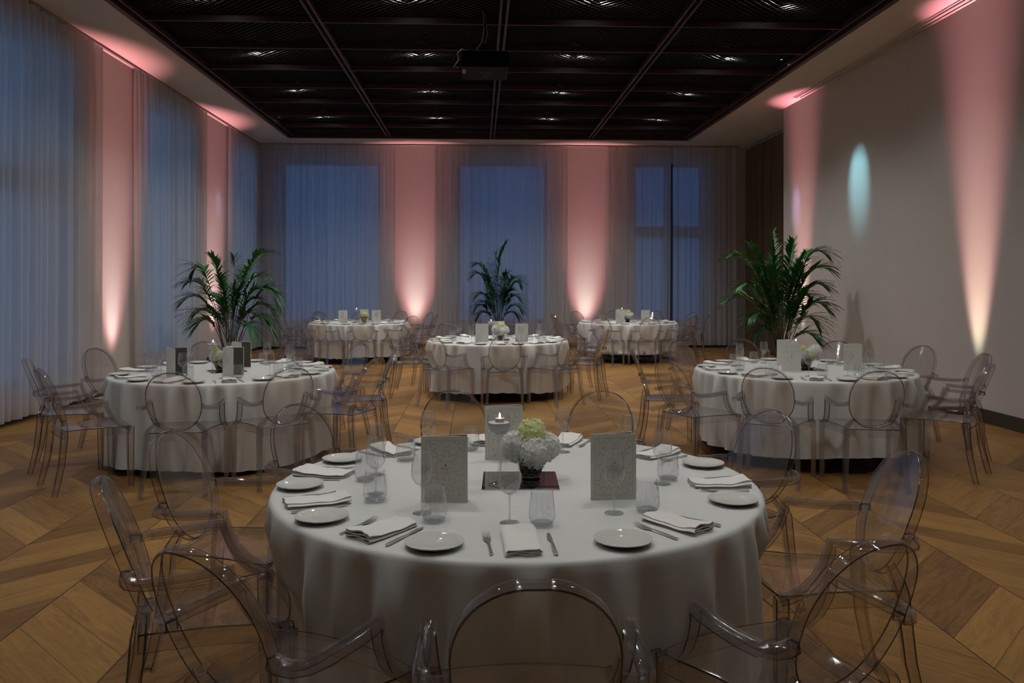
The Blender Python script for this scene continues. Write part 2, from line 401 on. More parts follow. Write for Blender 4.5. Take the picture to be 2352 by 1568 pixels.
# ---------------------------------------------------------------- transparent armchair
def usec(w, h, t): return [(-w/2,-h),(-w/2,-.0035),(-w/2+.0035,0),(-w*.2,0),(-w*.15,.0016),(w*.15,.0016),(w*.2,0),(w/2-.0035,0),(w/2,-.0035),(w/2,-h),(w/2-t,-h),(w/2-t,-t-.001),(-w/2+t,-t-.001),(-w/2+t,-h)]
UM = [0]*9+[1,0,0,0,1]
def make_chair():
    root = ob('transparent_armchair', None); root['category'] = 'chair'
    # seat
    half = [(-.215,.188),(-.14,.19),(-.05,.197),(.03,.208),(.10,.225),(.16,.242),(.20,.25),(.235,.25)]
    right = [(w, y) for y, w in half]; front = [(x, .235+.035*(1-(x/.25)**2)) for x in (.22,.17,.11,.04,-.04,-.11,-.17,-.22)]
    left = [(-w, y) for y, w in reversed(half)]; back = [(x, -.218) for x in (-.12,-.04,.04,.12)]
    loop = right + front + left + back; n_ = len(loop); s = MB()
    def ring(sc_, dz, z): return [(x*sc_, (y-.01)*sc_+.01, z+dz*(1-sc_)*1.0) for x, y in loop]
    rings = [(ring(.55,-.02,.468),0), (ring(.9,-.02,.468),0), (ring(.972,0,.4675),0), (ring(.99,0,.4655),0), (ring(1,0,.460),1), (ring(1,0,.405),0), (ring(.98,0,.405),1), (ring(.98,0,.456),0), (ring(.55,-.02,.461),0)]
    vs = []; 
    for r_, _ in rings: vs += r_
    s.v += vs
    for k in range(len(rings)-1):
        for i in range(n_):
            j = (i+1) % n_; s.f.append((k*n_+i, k*n_+j, (k+1)*n_+j, (k+1)*n_+i)); s.m.append(rings[k+1][1])
    c0 = len(s.v); s.v += [(0,.01,.459),(0,.01,.452)]
    for i in range(n_):
        j = (i+1) % n_; s.f.append((c0, i, j)); s.m.append(0); s.f.append((c0+1, (len(rings)-1)*n_+j, (len(rings)-1)*n_+i)); s.m.append(0)
    ob('seat', s.mesh('chair_seat', [M_clear, M_edge], 50), root)
    # oval backrest
    a_, h_ = .198, .240; cz = .708; tilt = R(20); cy = -.250; NB = 48; s = MB()
    def P(sc_, d, i):
        an = 2*PI*i/NB; u = a_*sc_*math.cos(an); w = h_*sc_*math.sin(an)
        sq = 1 + .035*abs(math.sin(2*an)); u *= sq; w *= sq
        d2 = d + .35*u*u
        return (u, cy - w*math.sin(tilt) + d2*math.cos(tilt), cz + w*math.cos(tilt) + d2*math.sin(tilt))
    prof = [(.45,0,0),(.93,0,0),(.972,.0,0),(.988,-.001,0),(.998,-.005,1),(1.004,-.014,0),(1.004,-.030,0),(.995,-.036,0),(.985,-.038,1),(.968,-.036,1),(.962,-.007,0),(.45,-.005,0)]
    for k, (q, d, mm) in enumerate(prof): s.v += [P(q, d, i) for i in range(NB)]
    for k in range(len(prof)-1):
        for i in range(NB):
            j = (i+1) % NB; s.f.append((k*NB+i, k*NB+j, (k+1)*NB+j, (k+1)*NB+i)); s.m.append(prof[k+1][2])
    c0 = len(s.v); s.v += [P(0,0,0), P(0,-.005,0)]
    for i in range(NB):
        j = (i+1) % NB; s.f.append((c0, j, i)); s.m.append(0); s.f.append((c0+1, (len(prof)-1)*NB+i, (len(prof)-1)*NB+j)); s.m.append(0)
    ob('backrest', s.mesh('chair_backrest', [M_clear, M_edge], 52), root)
    for sd in (1, -1):
        # armrest with its swept front support
        s = MB()
        pts = [(.196,-.243,.676),(.222,-.245,.672),(.250,-.232,.667),(.266,-.198,.664),(.272,-.14,.664),(.272,-.06,.668),(.270,.02,.674),(.268,.068,.677)]
        us = [(0,-1,0),(.25,-1,0),(.7,-.7,0),(.95,-.3,0),(1,-.05,0),(1,0,0),(1,0,0),(1,0,0)]
        p2 = [(.266,.078,.64),(.262,.094,.59),(.257,.120,.54),(.252,.158,.498),(.249,.20,.474),(.247,.238,.463)]
        pts = pts + p2; us = us + [(1,0,0)]*len(p2)
        pts = [(x*sd, y, z) for x, y, z in pts]; us = [(u*sd, v, w) for u, v, w in us]
        sec = usec(.042, .030, .006); 
        if sd < 0: sec = [(u, -v) for u, v in sec]
        s.sweep(pts, us, sec, None, UM, 1)
        ob('armrest', s.mesh('chair_armrest', [M_clear2, M_edge], 52), root)
    for sd in (1, -1):
        # rear leg running up into the neck of the back
        s = MB()
        pts = [(.124*sd,-.200,.530),(.150*sd,-.203,.505),(.176*sd,-.208,.478),(.182*sd,-.212,.455),(.186*sd,-.218,.38),(.195*sd,-.235,.22),(.205*sd,-.262,.09),(.212*sd,-.285,0)]
        s.sweep(pts, [(0,1,0)]*3 + [(0,1,0)]*5, [(u, v*sd) for u, v in usec(.048,.038,.006)], [.65,.75,.9,1,1,.93,.86,.78], UM, 1)
        ob('leg', s.mesh('chair_rear_leg', [M_clear2, M_edge], 52), root)
        s = MB()
        pts = [(.238*sd,.232,.462),(.238*sd,.232,.40),(.239*sd,.233,.2),(.241*sd,.236,0)]
        s.sweep(pts, [(0,1,0)]*4, [(u, v*sd) for u, v in usec(.048,.042,.006)], [1,1,.9,.78], UM, 1)
        ob('leg', s.mesh('chair_front_leg', [M_clear2, M_edge], 52), root)
    return root
chair = Kit(make_chair())

# ---------------------------------------------------------------- tableware prototypes
def make_wine():
    root = ob('wine_glass', None); root['category'] = 'wine glass'
    s = MB()
    bo = [(.004,.098),(.014,.101),(.026,.110),(.035,.124),(.0395,.142),(.0385,.165),(.034,.192),(.030,.218)]
    bi = [(r-.0012, z+.0004) for r, z in reversed(bo)]
    s.lathe(bo + bi + [(0,.101)], 32); ob('bowl', s.mesh('wine_bowl', [M_glass], 60), root)
    s = MB(); s.lathe([(0,.099),(.0065,.0985),(.0042,.088),(.0034,.06),(.0036,.02),(.007,.008),(.018,.0042),(.034,.0022),(.035,.001),(.034,0),(0,0)], 24)
    ob('stem', s.mesh('wine_stem', [M_solid], 40), root); return root
def make_tumbler():
    root = ob('tumbler', None); root['category'] = 'tumbler'
    s = MB(); bo = [(.030,.004),(.040,.012),(.0455,.026),(.0455,.04),(.042,.075),(.0375,.116)]
    bi = [(r-.0014, z+.0006) for r, z in reversed(bo)]
    s.lathe(bo + bi + [(.02,.013)], 32); ob('wall', s.mesh('tumbler_wall', [M_glass], 60), root)
    s = MB(); s.lathe([(0,.012),(.026,.011),(.034,.012),(.0385,.0105),(.030,.0015),(.027,0),(0,.001)], 28)
    ob('base', s.mesh('tumbler_base', [M_solid], 40), root); return root
def make_plate():
    s = MB(); s.lathe([(0,.006),(.052,.006),(.060,.009),(.078,.014),(.092,.0185),(.0935,.0185),(.0925,.0155),(.066,.005),(.055,0),(.05,0),(.048,.003),(0,.003)], 48)
    o = ob('side_plate', s.mesh('side_plate', [M_porc], 40)); o['category'] = 'plate'; return o
def make_fork():
    root = ob('fork', None); root['category'] = 'fork'
    s = MB()
    s.sweep([(0,-.098,.004),(0,-.09,.0045),(0,0,.007),(0,.022,.006)], [(1,0,0)]*4, [(-.0048,-.0018),(.0048,-.0018),(.0048,.0018),(-.0048,.0018)], [1.1,1,.6,.75])
    ob('handle', s.mesh('fork_handle', [M_steel], 40), root)
    s = MB(); rows = [(.020,.0036,.006),(.032,.0075,.0045),(.044,.0115,.0032),(.056,.0122,.0035),(.060,.0122,.004)]
    for k, (y, w, z) in enumerate(rows): s.v += [(-w,y,z+.001),(w,y,z+.001),(w,y,z-.001),(-w,y,z-.001)]
    for k in range(len(rows)-1):
        for i in range(4): j = (i+1) % 4; s.f.append((k*4+i,k*4+j,k*4+4+j,k*4+4+i)); s.m.append(0)
    s.f.append((0,1,2,3)); s.m.append(0); q = (len(rows)-1)*4; s.f.append((q,q+3,q+2,q+1)); s.m.append(0)
    for k in range(4):
        x = -.0104+.00693*k
        s.sweep([(x,.058,.004),(x,.075,.005),(x,.09,.0085),(x*.97,.100,.012)], [(1,0,0)]*4, [(-.0016,-.0009),(.0016,-.0009),(.0016,.0009),(-.0016,.0009)], [1,1,.9,.5])
    ob('tines', s.mesh('fork_tines', [M_steel], 40), root); return root
def make_knife():
    root = ob('butter_knife', None); root['category'] = 'knife'
    s = MB(); s.sweep([(0,-.105,.005),(0,-.1,.0055),(0,-.02,.0055),(0,.012,.0045)], [(1,0,0)]*4, [(-.0052,-.003),(.0052,-.003),(.0052,.003),(-.0052,.003)], [.9,1,.85,.55])
    ob('handle', s.mesh('knife_handle', [M_steel], 40), root)
    s = MB(); out_ = [(-.002,.01),(.0035,.012),(.0055,.03),(.0055,.09),(.0035,.104),(0,.108),(-.005,.098),(-.0085,.08),(-.009,.05),(-.007,.033),(-.003,.026)]
    n_ = len(out_); s.v += [(x,y,.0052) for x, y in out_] + [(x,y,.0040) for x, y in out_]
    s.f.append(tuple(range(n_))); s.m.append(0); s.f.append(tuple(reversed(range(n_, 2*n_)))); s.m.append(0)
    for i in range(n_): j = (i+1) % n_; s.f.append((i,j,n_+j,n_+i)); s.m.append(0)
    ob('blade', s.mesh('knife_blade', [M_steel], 30), root); return root
def make_napkin(seed):
    # folded napkin: side profile of stacked, rolled layers, swept across its length with small waves
    rnd = random.Random(seed); s = MB(); nl = 4; W = .052; nx = 14
    # closed serpentine outline in (x,z)
    up = []; dn = []
    t = .0028; gap = .0052
    path = []
    for k in range(nl):
        z = .002 + k*gap; xs = [-W + 2*W*i/6 for i in range(7)]
        if k % 2: xs.reverse()
        for x in xs: path.append([x*(1-.012*k), z + .0012*math.sin(x*90+k*2+seed)])
        if k < nl-1:
            e = xs[-1]; path.append([e*(1-.012*k) + (.006 if e > 0 else -.006), z+gap*.5])
    n_ = len(path); outl = []
    for i, (x, z) in enumerate(path):
        a = path[max(0, i-1)]; c = path[min(n_-1, i+1)]; dx, dz = c[0]-a[0], c[1]-a[1]; l = math.hypot(dx, dz) or 1
        outl.append(((x, z), (-dz/l, dx/l)))
    sec_ = [(p[0]+q[0]*t/2, p[1]+q[1]*t/2) for p, q in outl] + [(p[0]-q[0]*t/2, p[1]-q[1]*t/2) for p, q in reversed(outl)]
    m_ = len(sec_); Ln = .115
    for i in range(nx+1):
        y = -Ln + 2*Ln*i/nx; e = (i/nx)
        for (x, z) in sec_:
            wob = .0018*math.sin(y*60+x*30+seed) ; puff = 1.0 + .55*math.exp(-((e)/.18)**2) + .12*math.sin(e*5+seed)
            sk = .006*math.sin(seed*1.7+e*2.2)
            s.v.append((x*(1+.05*math.sin(e*3+seed))+sk, y + .004*math.sin(x*70+seed)*(1 if i in (0, nx) else 0), max(.0006, z*puff + wob*(z/.02))))
    for i in range(nx):
        for j in range(m_): j2 = (j+1) % m_; s.f.append((i*m_+j, i*m_+j2, (i+1)*m_+j2, (i+1)*m_+j)); s.m.append(0)
    h = len(outl)
    for i in (0, nx):
        for j in range(h-1):
            s.f.append((i*m_+j, i*m_+j+1, i*m_+m_-2-j, i*m_+m_-1-j)); s.m.append(0)
    o = ob('folded_napkin', s.mesh('folded_napkin', [M_napkin], 60)); o['category'] = 'napkin'; return o
wine = Kit(make_wine()); tumb = Kit(make_tumbler()); plate = Kit(make_plate()); fork = Kit(make_fork()); knife = Kit(make_knife())
naps = [Kit(make_napkin(k)) for k in (1, 2, 3)]
# menu folder: front cover with relief frame and petals, back cover opened behind it
def make_menu(open_deg, dark):
    root = ob('menu_folder', None); root['category'] = 'menu'
    w, h = .175, .248
    s = MB(); s.box(0, w, -.0012, .0012, 0, h); fc = ob('front_cover', s.mesh('menu_front', [M_paper]), root, (-w/2,0,0))
    s = MB(); s.box(0, w, -.0012, .0010, 0, h, 0); s.box(.004, w-.004, -.0022, -.0013, .004, h-.004, 1)
    ob('back_cover', s.mesh('menu_back', [M_paper, M_dark]), root, (-w/2,.003,0), R(open_deg))
    # relief lines
    s = MB(); yq = -.0016
    def strip(pts, wd=.0011, m=0):
        for (x0,z0),(x1,z1) in zip(pts, pts[1:]):
            dx, dz = x1-x0, z1-z0; l = math.hypot(dx, dz)
            if l < 1e-7: continue
            nx_, nz_ = -dz/l*wd, dx/l*wd
            s.add([(x0+nx_,yq,z0+nz_),(x0-nx_,yq,z0-nz_),(x1-nx_,yq,z1-nz_),(x1+nx_,yq,z1+nz_)], [(0,1,2,3)], m)
    for q in (.016, .019): strip([(q,q*.9),(w-q+.004,q*.9),(w-q+.004,h-q*.9),(q,h-q*.9),(q,q*.9)], .0004)
    bx0, bx1, bz0, bz1 = .058, .126, .112, .152
    strip([(bx0,bz0),(bx1,bz0),(bx1,bz1),(bx0,bz1),(bx0,bz0)], .0004); strip([(bx0+.003,bz0+.003),(bx1-.003,bz0+.003),(bx1-.003,bz1-.003),(bx0+.003,bz1-.003),(bx0+.003,bz0+.003)], .0004)
    def inside(x, z): return .021 < x < w-.017 and .018 < z < h-.018 and not (bx0-.002 < x < bx1+.002 and bz0-.002 < z < bz1+.002)
    for (cx, cz_, ro) in [(.097,.072,0),(.097,.16,0),(.03,.108,.6),(.168,.108,.2),(.03,.026,.2),(.165,.026,.7),(.03,.195,.3),(.165,.195,.8),(.097,.243,PI),(.097,-.008,.0),(.132,.118,.4),(.06,.115,.4)][:10]:
        for k in range(5):
            a0 = ro + 2*PI*k/5 + PI/2; pts = []
            for i in range(15):
                u = i/14; an = a0 + (u-.5)*1.05; rr = .012 + .024*math.sin(PI*u)**.5
                pts.append((cx+rr*math.cos(an), cz_+rr*math.sin(an)))
            seg = []
            for p in pts:
                if inside(*p): seg.append(p)
                else:
                    if len(seg) > 1: strip(seg)
                    seg = []
            if len(seg) > 1: strip(seg)
    ob('relief_pattern', s.mesh('menu_relief', [M_line], None, False), root, (-w/2,0,0))
    s = MB(); cx, cz_ = (bx0+bx1)/2, .139; s.v += [(cx+.0048*math.cos(2*PI*i/18), yq, cz_+.0048*math.sin(2*PI*i/18)) for i in range(18)]; s.f.append(tuple(range(18))); s.m.append(0)
    for (z, hw, n_, hh) in ((.1285,.021,11,.0014), (.122,.011,9,.0008)):
        for k in range(n_):
            if n_ == 11 and k == 5: continue
            x = cx-hw+2*hw*k/n_; s.add([(x,yq,z-hh),(x+1.3*hw/n_,yq,z-hh),(x+1.3*hw/n_,yq,z+hh),(x,yq,z+hh)], [(0,1,2,3)], 1)
    ob('printed_emblem', s.mesh('menu_emblem', [M_orange, M_ink], None, False), root, (-w/2,0,0))
    return root
menu_a = Kit(make_menu(14, False)); menu_b = Kit(make_menu(52, True))
def make_holder():
    root = ob('candle_stand', None); root['category'] = 'candle holder'
    s = MB(); s.lathe([(0,.205),(.010,.203),(.0075,.19),(.0055,.15),(.005,.08),(.006,.03),(.012,.012),(.032,.006),(.042,.004),(.043,.001),(.041,0),(0,0)], 24); ob('stem', s.mesh('stand_stem', [M_solid], 40), root)
    s = MB(); bo = [(.008,.204),(.030,.206),(.042,.214),(.0465,.228),(.047,.252),(.0455,.276)]; bi = [(r-.0016, z+.001) for r, z in reversed(bo)]
    s.lathe(bo+bi+[(0,.208)], 32); ob('bowl', s.mesh('stand_bowl', [M_glass], 60), root)
    s = MB(); s.lathe([(0,.2115),(.03,.212),(.040,.217),(.0438,.230),(.0442,.250),(.03,.252),(0,.2515)], 32); ob('sand', s.mesh('stand_sand', [M_sand], 60), root)
    return root
def make_tealight():
    root = ob('tealight_candle', None); root['category'] = 'candle'
    s = MB(); s.lathe([(0,0),(.019,0),(.0195,.014),(.018,.0145),(.017,.012),(0,.0115)], 24); ob('wax', s.mesh('tealight', [M_wax], 40), root)
    s = MB(); s.lathe([(0,.012),(.0032,.016),(.0045,.021),(.003,.030),(0,.038)], 12); ob('flame', s.mesh('flame', [M_flame], 60), root); return root
def make_mirror():
    s = MB(); s.box(-.16,.15,-.15,.15,0,.004); o = ob('mirror_tile', s.mesh('mirror_tile', [M_mirror])); o['category'] = 'mirror'; return o
def bloom_mesh(seed, rad, n_, mt):
    rnd = random.Random(seed); s = MB()
    s.lathe([(0,-rad*.8)]+[(rad*.8*math.cos(a), rad*.8*math.sin(a)) for a in (-1,-.5,0,.5,1)]+[(0,rad*.8)], 14)
    for k in range(n_):
        z = 1-2*(k+.5)/n_; th = k*2.39996; rr = math.sqrt(1-z*z); nrm = Vector((rr*math.cos(th), rr*math.sin(th), z))
        nrm = (nrm + Vector((rnd.uniform(-.14,.14) for _ in range(3)))).normalized()
        c = nrm*rad*rnd.uniform(.88,1.04); U = nrm.orthogonal().normalized(); V = nrm.cross(U); a0 = rnd.uniform(0,6.28); ps = rad*rnd.uniform(.25,.34)
        for q in range(4):
            a = a0+q*PI/2; D = U*math.cos(a)+V*math.sin(a); E_ = nrm.cross(D); up = nrm*ps*rnd.uniform(.0,.28)
            pts = [c-nrm*.002, c+D*ps*.45-E_*ps*.36+up*.35, c+D*ps*.85-E_*ps*.42+up, c+D*ps*1.12+up*1.2+E_*ps*.05, c+D*ps*.8+E_*ps*.44+up*.8, c+D*ps*.42+E_*ps*.36+up*.3, c+D*ps*.62+up*.35]
            s.add(pts, [(0,1,6),(1,2,6),(2,3,6),(3,4,6),(4,5,6),(5,0,6)])
    me = s.mesh('bloom', [mt], None, False); me.polygons.foreach_set('use_smooth', [True]*len(me.polygons)); return me
BW = bloom_mesh(1, .062, 85, M_petal); BG = bloom_mesh(2, .066, 90, M_green); BW2 = bloom_mesh(3, .058, 75, M_petal); BY = bloom_mesh(5, .03, 30, M_yellow)
def make_vase(style):
    root = ob('flower_vase', None); root['category'] = 'flower vase'
    s = MB(); s.lathe([(0,0),(.034,0),(.040,.006),(.038,.012),(.047,.03),(.056,.06),(.058,.085),(.056,.088),(.050,.085),(.03,.08),(0,.08)], 36); ob('vase', s.mesh('vase', [M_vase], 50), root)
    if style == 0: heads = [(BG,(.005,.005,.175)),(BW,(-.062,-.01,.135)),(BW2,(.066,-.012,.132)),(BW,(.01,-.058,.118)),(BW2,(.0,.05,.13))]
    elif style == 1: heads = [(BW,(-.03,-.01,.125)),(BY,(-.03,-.03,.195)),(BW2,(.05,.0,.13)),(BY,(.02,-.055,.125)),(BW2,(.09,.0,.165))]
    else: heads = [(BG,(.0,.0,.135)),(BG,(.035,.01,.125)),(BG,(-.03,.01,.128))]
    for i, (me, loc) in enumerate(heads):
        o = ob('bloom', me, root, loc, i*1.3)
        if me is BG: o['label'] = 'lime-green hydrangea head'
        elif me is BY: o['label'] = 'yellow flower head'
    return root
holder = Kit(make_holder()); tea = Kit(make_tealight()); mirr = Kit(make_mirror()); vases = [Kit(make_vase(k)) for k in range(3)]

# ---------------------------------------------------------------- tables
TR_ = .98
def cloth_mesh(seed, zb, chairs):
    rnd = random.Random(seed); n_ = 420; ph = [rnd.uniform(0, 6.28) for _ in range(8)]; k1 = rnd.choice((33, 35, 37)); k2 = rnd.choice((20, 22)); 
    def fold(a):
        w = a + .05*math.sin(3*a+ph[0]) + .03*math.sin(7*a+ph[1])
        f = math.sin(k1*w+ph[2])*(.65+.35*math.sin(4*a+ph[3])) + .5*math.sin(k2*w+ph[4]) 
        return f
    rows = [(0,0,0),(.5,0,0),(.9,0,0),(.965,0,0),(.976,-.0025,0),(.984,-.008,.0),(.989,-.018,.03),(.992,-.05,.2),(.996,-.11,.5),(1.0,-.2,.8),(1.006,-.32,.8),(1.014,-.46,.95),(1.022,-.58,1.02),(1.03,None,1.1)]
    s = MB(); s.v.append((0,0,.75))
    for (r, dz, am) in rows[1:]:
        for i in range(n_):
            a = 2*PI*i/n_; f = fold(a)
            rr = r*1.0 + am*((.038 if seed == 11 else .052)*f) ; 
            z = .75+dz if dz is not None else zb + .016*math.sin(4*a+ph[5]) + .008*f
            if z < .7:
                px, py = rr*math.cos(a), rr*math.sin(a)
                for (ca, cr_) in chairs:
                    dx_, dy_ = math.sin(R(ca)), -math.cos(R(ca)); fw = px*dx_+py*dy_; sd_ = abs(-px*dy_+py*dx_)
                    if fw < .5: continue
                    lim = (cr_-.35-.285) + .5*max(0, sd_-.27) + max(0, z-.5)*.6
                    if fw > lim: k_ = lim/fw; px *= k_; py *= k_
                s.v.append((px, py, z)); continue
            s.v.append((rr*math.cos(a), rr*math.sin(a), z))
    for i in range(n_): s.f.append((0, 1+i, 1+(i+1) % n_)); s.m.append(0)
    for k in range(len(rows)-2):
        for i in range(n_):
            j = (i+1) % n_; a = 1+k*n_; s.f.append((a+i, a+n_+i, a+n_+j, a+j)); s.m.append(0)
    me = s.mesh('tablecloth', [M_cloth], None, True); me.polygons.foreach_set('use_smooth', [True]*len(me.polygons)); return me
def make_table():
    root = ob('round_table', None); root['category'] = 'table'
    s = MB(); s.lathe([(0,.715),(.93,.715),(.94,.72),(.94,.735),(.93,.742),(0,.742)], 64); ob('tabletop', s.mesh('tabletop', [M_blkmetal], 40), root)
    for k in range(4):
        a = PI/4+k*PI/2+.2; s = MB(); x, y = .68*math.cos(a), .68*math.sin(a); s.box(x-.022,x+.022,y-.022,y+.022,0,.716); ob('leg', s.mesh('table_leg', [M_blkmetal]), root)
    s = MB(); s.box(-.42,.42,-.3,.3,.06,.10); s.box(-.42,-.38,-.3,.3,.1,.715); s.box(.38,.42,-.3,.3,.1,.715); ob('folding_frame', s.mesh('folding_frame', [M_blkmetal]), root)
    return root
table = Kit(make_table())
# clock position of an angle (0 = towards the camera end = six o'clock, growing towards the plain wall)
NUM = ['twelve','one','two','three','four','five','six','seven','eight','nine','ten','eleven']
def clock(ang):
    h = round(((180-ang)/30 % 12)*2)/2 % 12; w = NUM[int(h) % 12]
    return w + ("-thirty" if h % 1 else " o'clock")
TABLES = [
 # key, name, centre, cloth hem, seed, place angles (bulk angle), chairs (angle, back-top radius, turn)
 dict(k='N', nm='big front table', c=(.156,3.387), zb=.10, seed=11, vase=0, rot=0,
      pl=[(-1,0),(38,0),(83,4),(124,0),(160,0),(-169,0),(-135,0),(-99,0),(-67,0),(-34.5,0)],
      ch=[(-1,1.63,0),(34,1.63,-10),(75,1.55,11),(117,1.50,0),(158,1.56,0),(-168,1.53,0),(-131,1.50,0),(-97,1.53,-4),(-64,1.56,-7),(-32,1.63,-2)]),
 dict(k='L', nm='table by the curtained pillar', c=(-2.33,7.6), zb=.05, seed=12, vase=1, rot=1,
      pl=[(-16,0),(19,0),(55,0),(90,0),(125,0),(158,0),(-164,0),(-128,0),(-92,0),(-52,0)],
      ch=[(4,1.66,0),(34,1.64,0),(66,1.62,0),(100,1.57,0),(133,1.5,0),(168,1.5,0),(-155,1.5,0),(-109,1.5,0),(-68,1.6,0),(-31,1.70,-20)]),
 dict(k='R', nm='table by the blank wall', c=(3.04,7.54), zb=.12, seed=13, vase=1, rot=0,
      pl=[(-14,0),(20,0),(56,0),(92,0),(128,0),(160,0),(-162,0),(-125,0),(-88,0),(-50,0)],
      ch=[(-2,1.68,-6),(37,1.62,10),(77,1.59,0),(110,1.56,0),(144,1.5,0),(-177,1.56,0),(-143,1.5,0),(-98,1.6,0),(-60,1.72,0),(-31,1.68,0)]),
 dict(k='M', nm='middle table', c=(.263,11.47), zb=.12, seed=14, vase=0, rot=0,
      pl=[(2,0),(35,0),(72,0),(106,0),(140,0),(176,0),(-148,0),(-112,0),(-75,0),(-34,0)],
      ch=[(2,1.62,0),(35,1.62,0),(68,1.6,0),(102,1.55,0),(138,1.55,0),(174,1.55,0),(-150,1.56,0),(-115,1.57,0),(-80,1.58,0),(-33,1.62,0)]),
 dict(k='F', nm='far table by the corner curtain', c=(-2.4,16.45), zb=.12, seed=15, vase=2, rot=0,
      pl=[(11,0),(47,0),(82,0),(112,0),(148,0),(-176,0),(-142,0),(-105,0),(-64,0),(-22,0)],
      ch=[(11,1.6,0),(47,1.6,0),(82,1.6,0),(117,1.58,0),(152,1.55,0),(-173,1.55,0),(-138,1.55,0),(-101,1.55,0),(-64,1.6,0),(-22,1.6,0)]),
 dict(k='G', nm='far table by the brown drape', c=(3.0,16.32), zb=.20, seed=16, vase=0, rot=0,
      pl=[(5,0),(40,0),(78,0),(112,0),(145,0),(-178,0),(-146,0),(-112,0),(-74,0),(-30,0)],
      ch=[(5,1.6,0),(40,1.6,0),(76,1.6,0),(111,1.6,0),(146,1.56,0),(-179,1.56,0),(-144,1.56,0),(-110,1.58,0),(-76,1.6,0),(-29,1.6,0)]),
]
zt = .7505
rnd = random.Random(7)
for T in TABLES:
    cx, cy = T['c']; nm = T['nm']
    table.put('black-legged folding table under the cloth of the ' + nm, (cx,cy,0), rnd.uniform(-.3,.3), 'round banquet tables')
    o = ob('tablecloth', cloth_mesh(T['seed'], T['zb'], [(q[0], q[1]) for q in T['ch']]), None, (cx,cy,0))
    tag(o, 'white satin tablecloth hanging in folds from the ' + nm, 'tablecloth', 'white round tablecloths')
    for (a, r, tw) in T['ch']:
        ro = r-.35; x = cx+ro*math.sin(R(a)); y = cy-ro*math.cos(R(a)); rz = R(a+tw)
        chair.put('clear oval-backed armchair at %s of the %s' % (clock(a), nm), (x,y,0), rz, 'transparent armchairs around the ' + nm)
    for (a, tw) in T['pl']:
        d = Vector((math.sin(R(a)), -math.cos(R(a)), 0)); sdv = Vector((math.cos(R(a)), math.sin(R(a)), 0)) # sdv: to the sitter's right
        J = lambda s_: rnd.uniform(-s_, s_)
        def at(rad, side): p = Vector((cx,cy,zt)) + d*rad + sdv*side; return tuple(p)
        rz = R(a+tw); ck = clock(a); g = ' on the ' + nm; near = T['k'] == 'N'
        plate.put('white side plate at %s%s' % (ck, g), at(.835, -.275+J(.008)), rz, 'side plates' + g)
        naps[rnd.randrange(3)].put('folded white napkin at %s%s' % (ck, g), at(.825, J(.01)), rz+J(.16)+(PI if rnd.random() < .15 else 0), 'folded napkins' + g)
        fork.put('steel fork beside the napkin at %s%s' % (ck, g), at(.83, -.112+J(.006)), rz+J(.12), 'forks' + g)
        knife.put('steel knife beside the napkin at %s%s' % (ck, g), at(.83, .092+J(.005)), rz+J(.06)+.1, 'knives' + g)
        wine.put('empty wine glass at %s%s' % (ck, g), at(.60+J(.015), -.03+J(.02)), J(3), 'wine glasses' + g)
        tumb.put('short clear tumbler at %s%s' % (ck, g), at(.64+J(.02), .068+J(.012)), J(3), 'tumblers' + g)
    # centrepiece
    Z = (0,0,0)
    mirr.put('square mirror tile under the vase of the ' + nm, (cx+.02,cy-.01,zt), R(-2 + T['rot']*30), 'mirror tiles')
    zm = zt+.0042
    ox = dict(N=0, L=-.02, R=-.02, M=-.02, F=.03, G=-.06)[T['k']]; hx, hy = (cx-.075+ox, cy-.07)
    holder.put('stemmed glass candle holder filled with white sand on the ' + nm, (hx,hy,zm), 0, 'stemmed candle holders')
    tea.put('lit tealight in the sand-filled glass of the ' + nm, (hx+.004,hy,zm+.2525), 0, 'lit tealights')
    vt = ['white and lime hydrangeas in a silver vase on the ', 'white and yellow flowers in a silver vase on the ', 'lime-green hydrangea ball in a silver vase on the '][T['vase']]
    vases[T['vase']].put(vt + nm, (cx+.062+ox-(.10 if T['k'] == 'L' else 0),cy+.03,zm), rnd.uniform(-.3,.3) if T['vase'] else 0, 'flower vases')
    ms = dict(N=[(-.285,-.33,-3,0),(.355,-.31,3,0),(-.04,.40,2,0)], L=[(-.34,-.42,-46,1),(.15,-.42,-44,1),(.03,.24,-44,1)],
              R=[(-.17,-.16,-4,0),(.42,-.13,3,0),(.0,.42,0,0)], M=[(-.22,-.40,0,0),(.32,-.40,2,0),(.02,.30,0,0)],
              F=[(-.28,-.25,0,0),(.37,-.2,0,0),(.05,.36,0,0)], G=[(-.20,-.25,0,0),(.32,-.2,0,0),(-.08,.36,0,0)])[T['k']]
    side = ['beside the candle', 'away from the candle', 'behind candle and vase']
    for (mx_, my_, rt, st), sd_ in zip(ms, side):
        (menu_b if st else menu_a).put('pale menu folder standing %s on the %s' % (sd_, nm), (cx+mx_,cy+my_,zt+.0005), R(rt), 'menu folders')

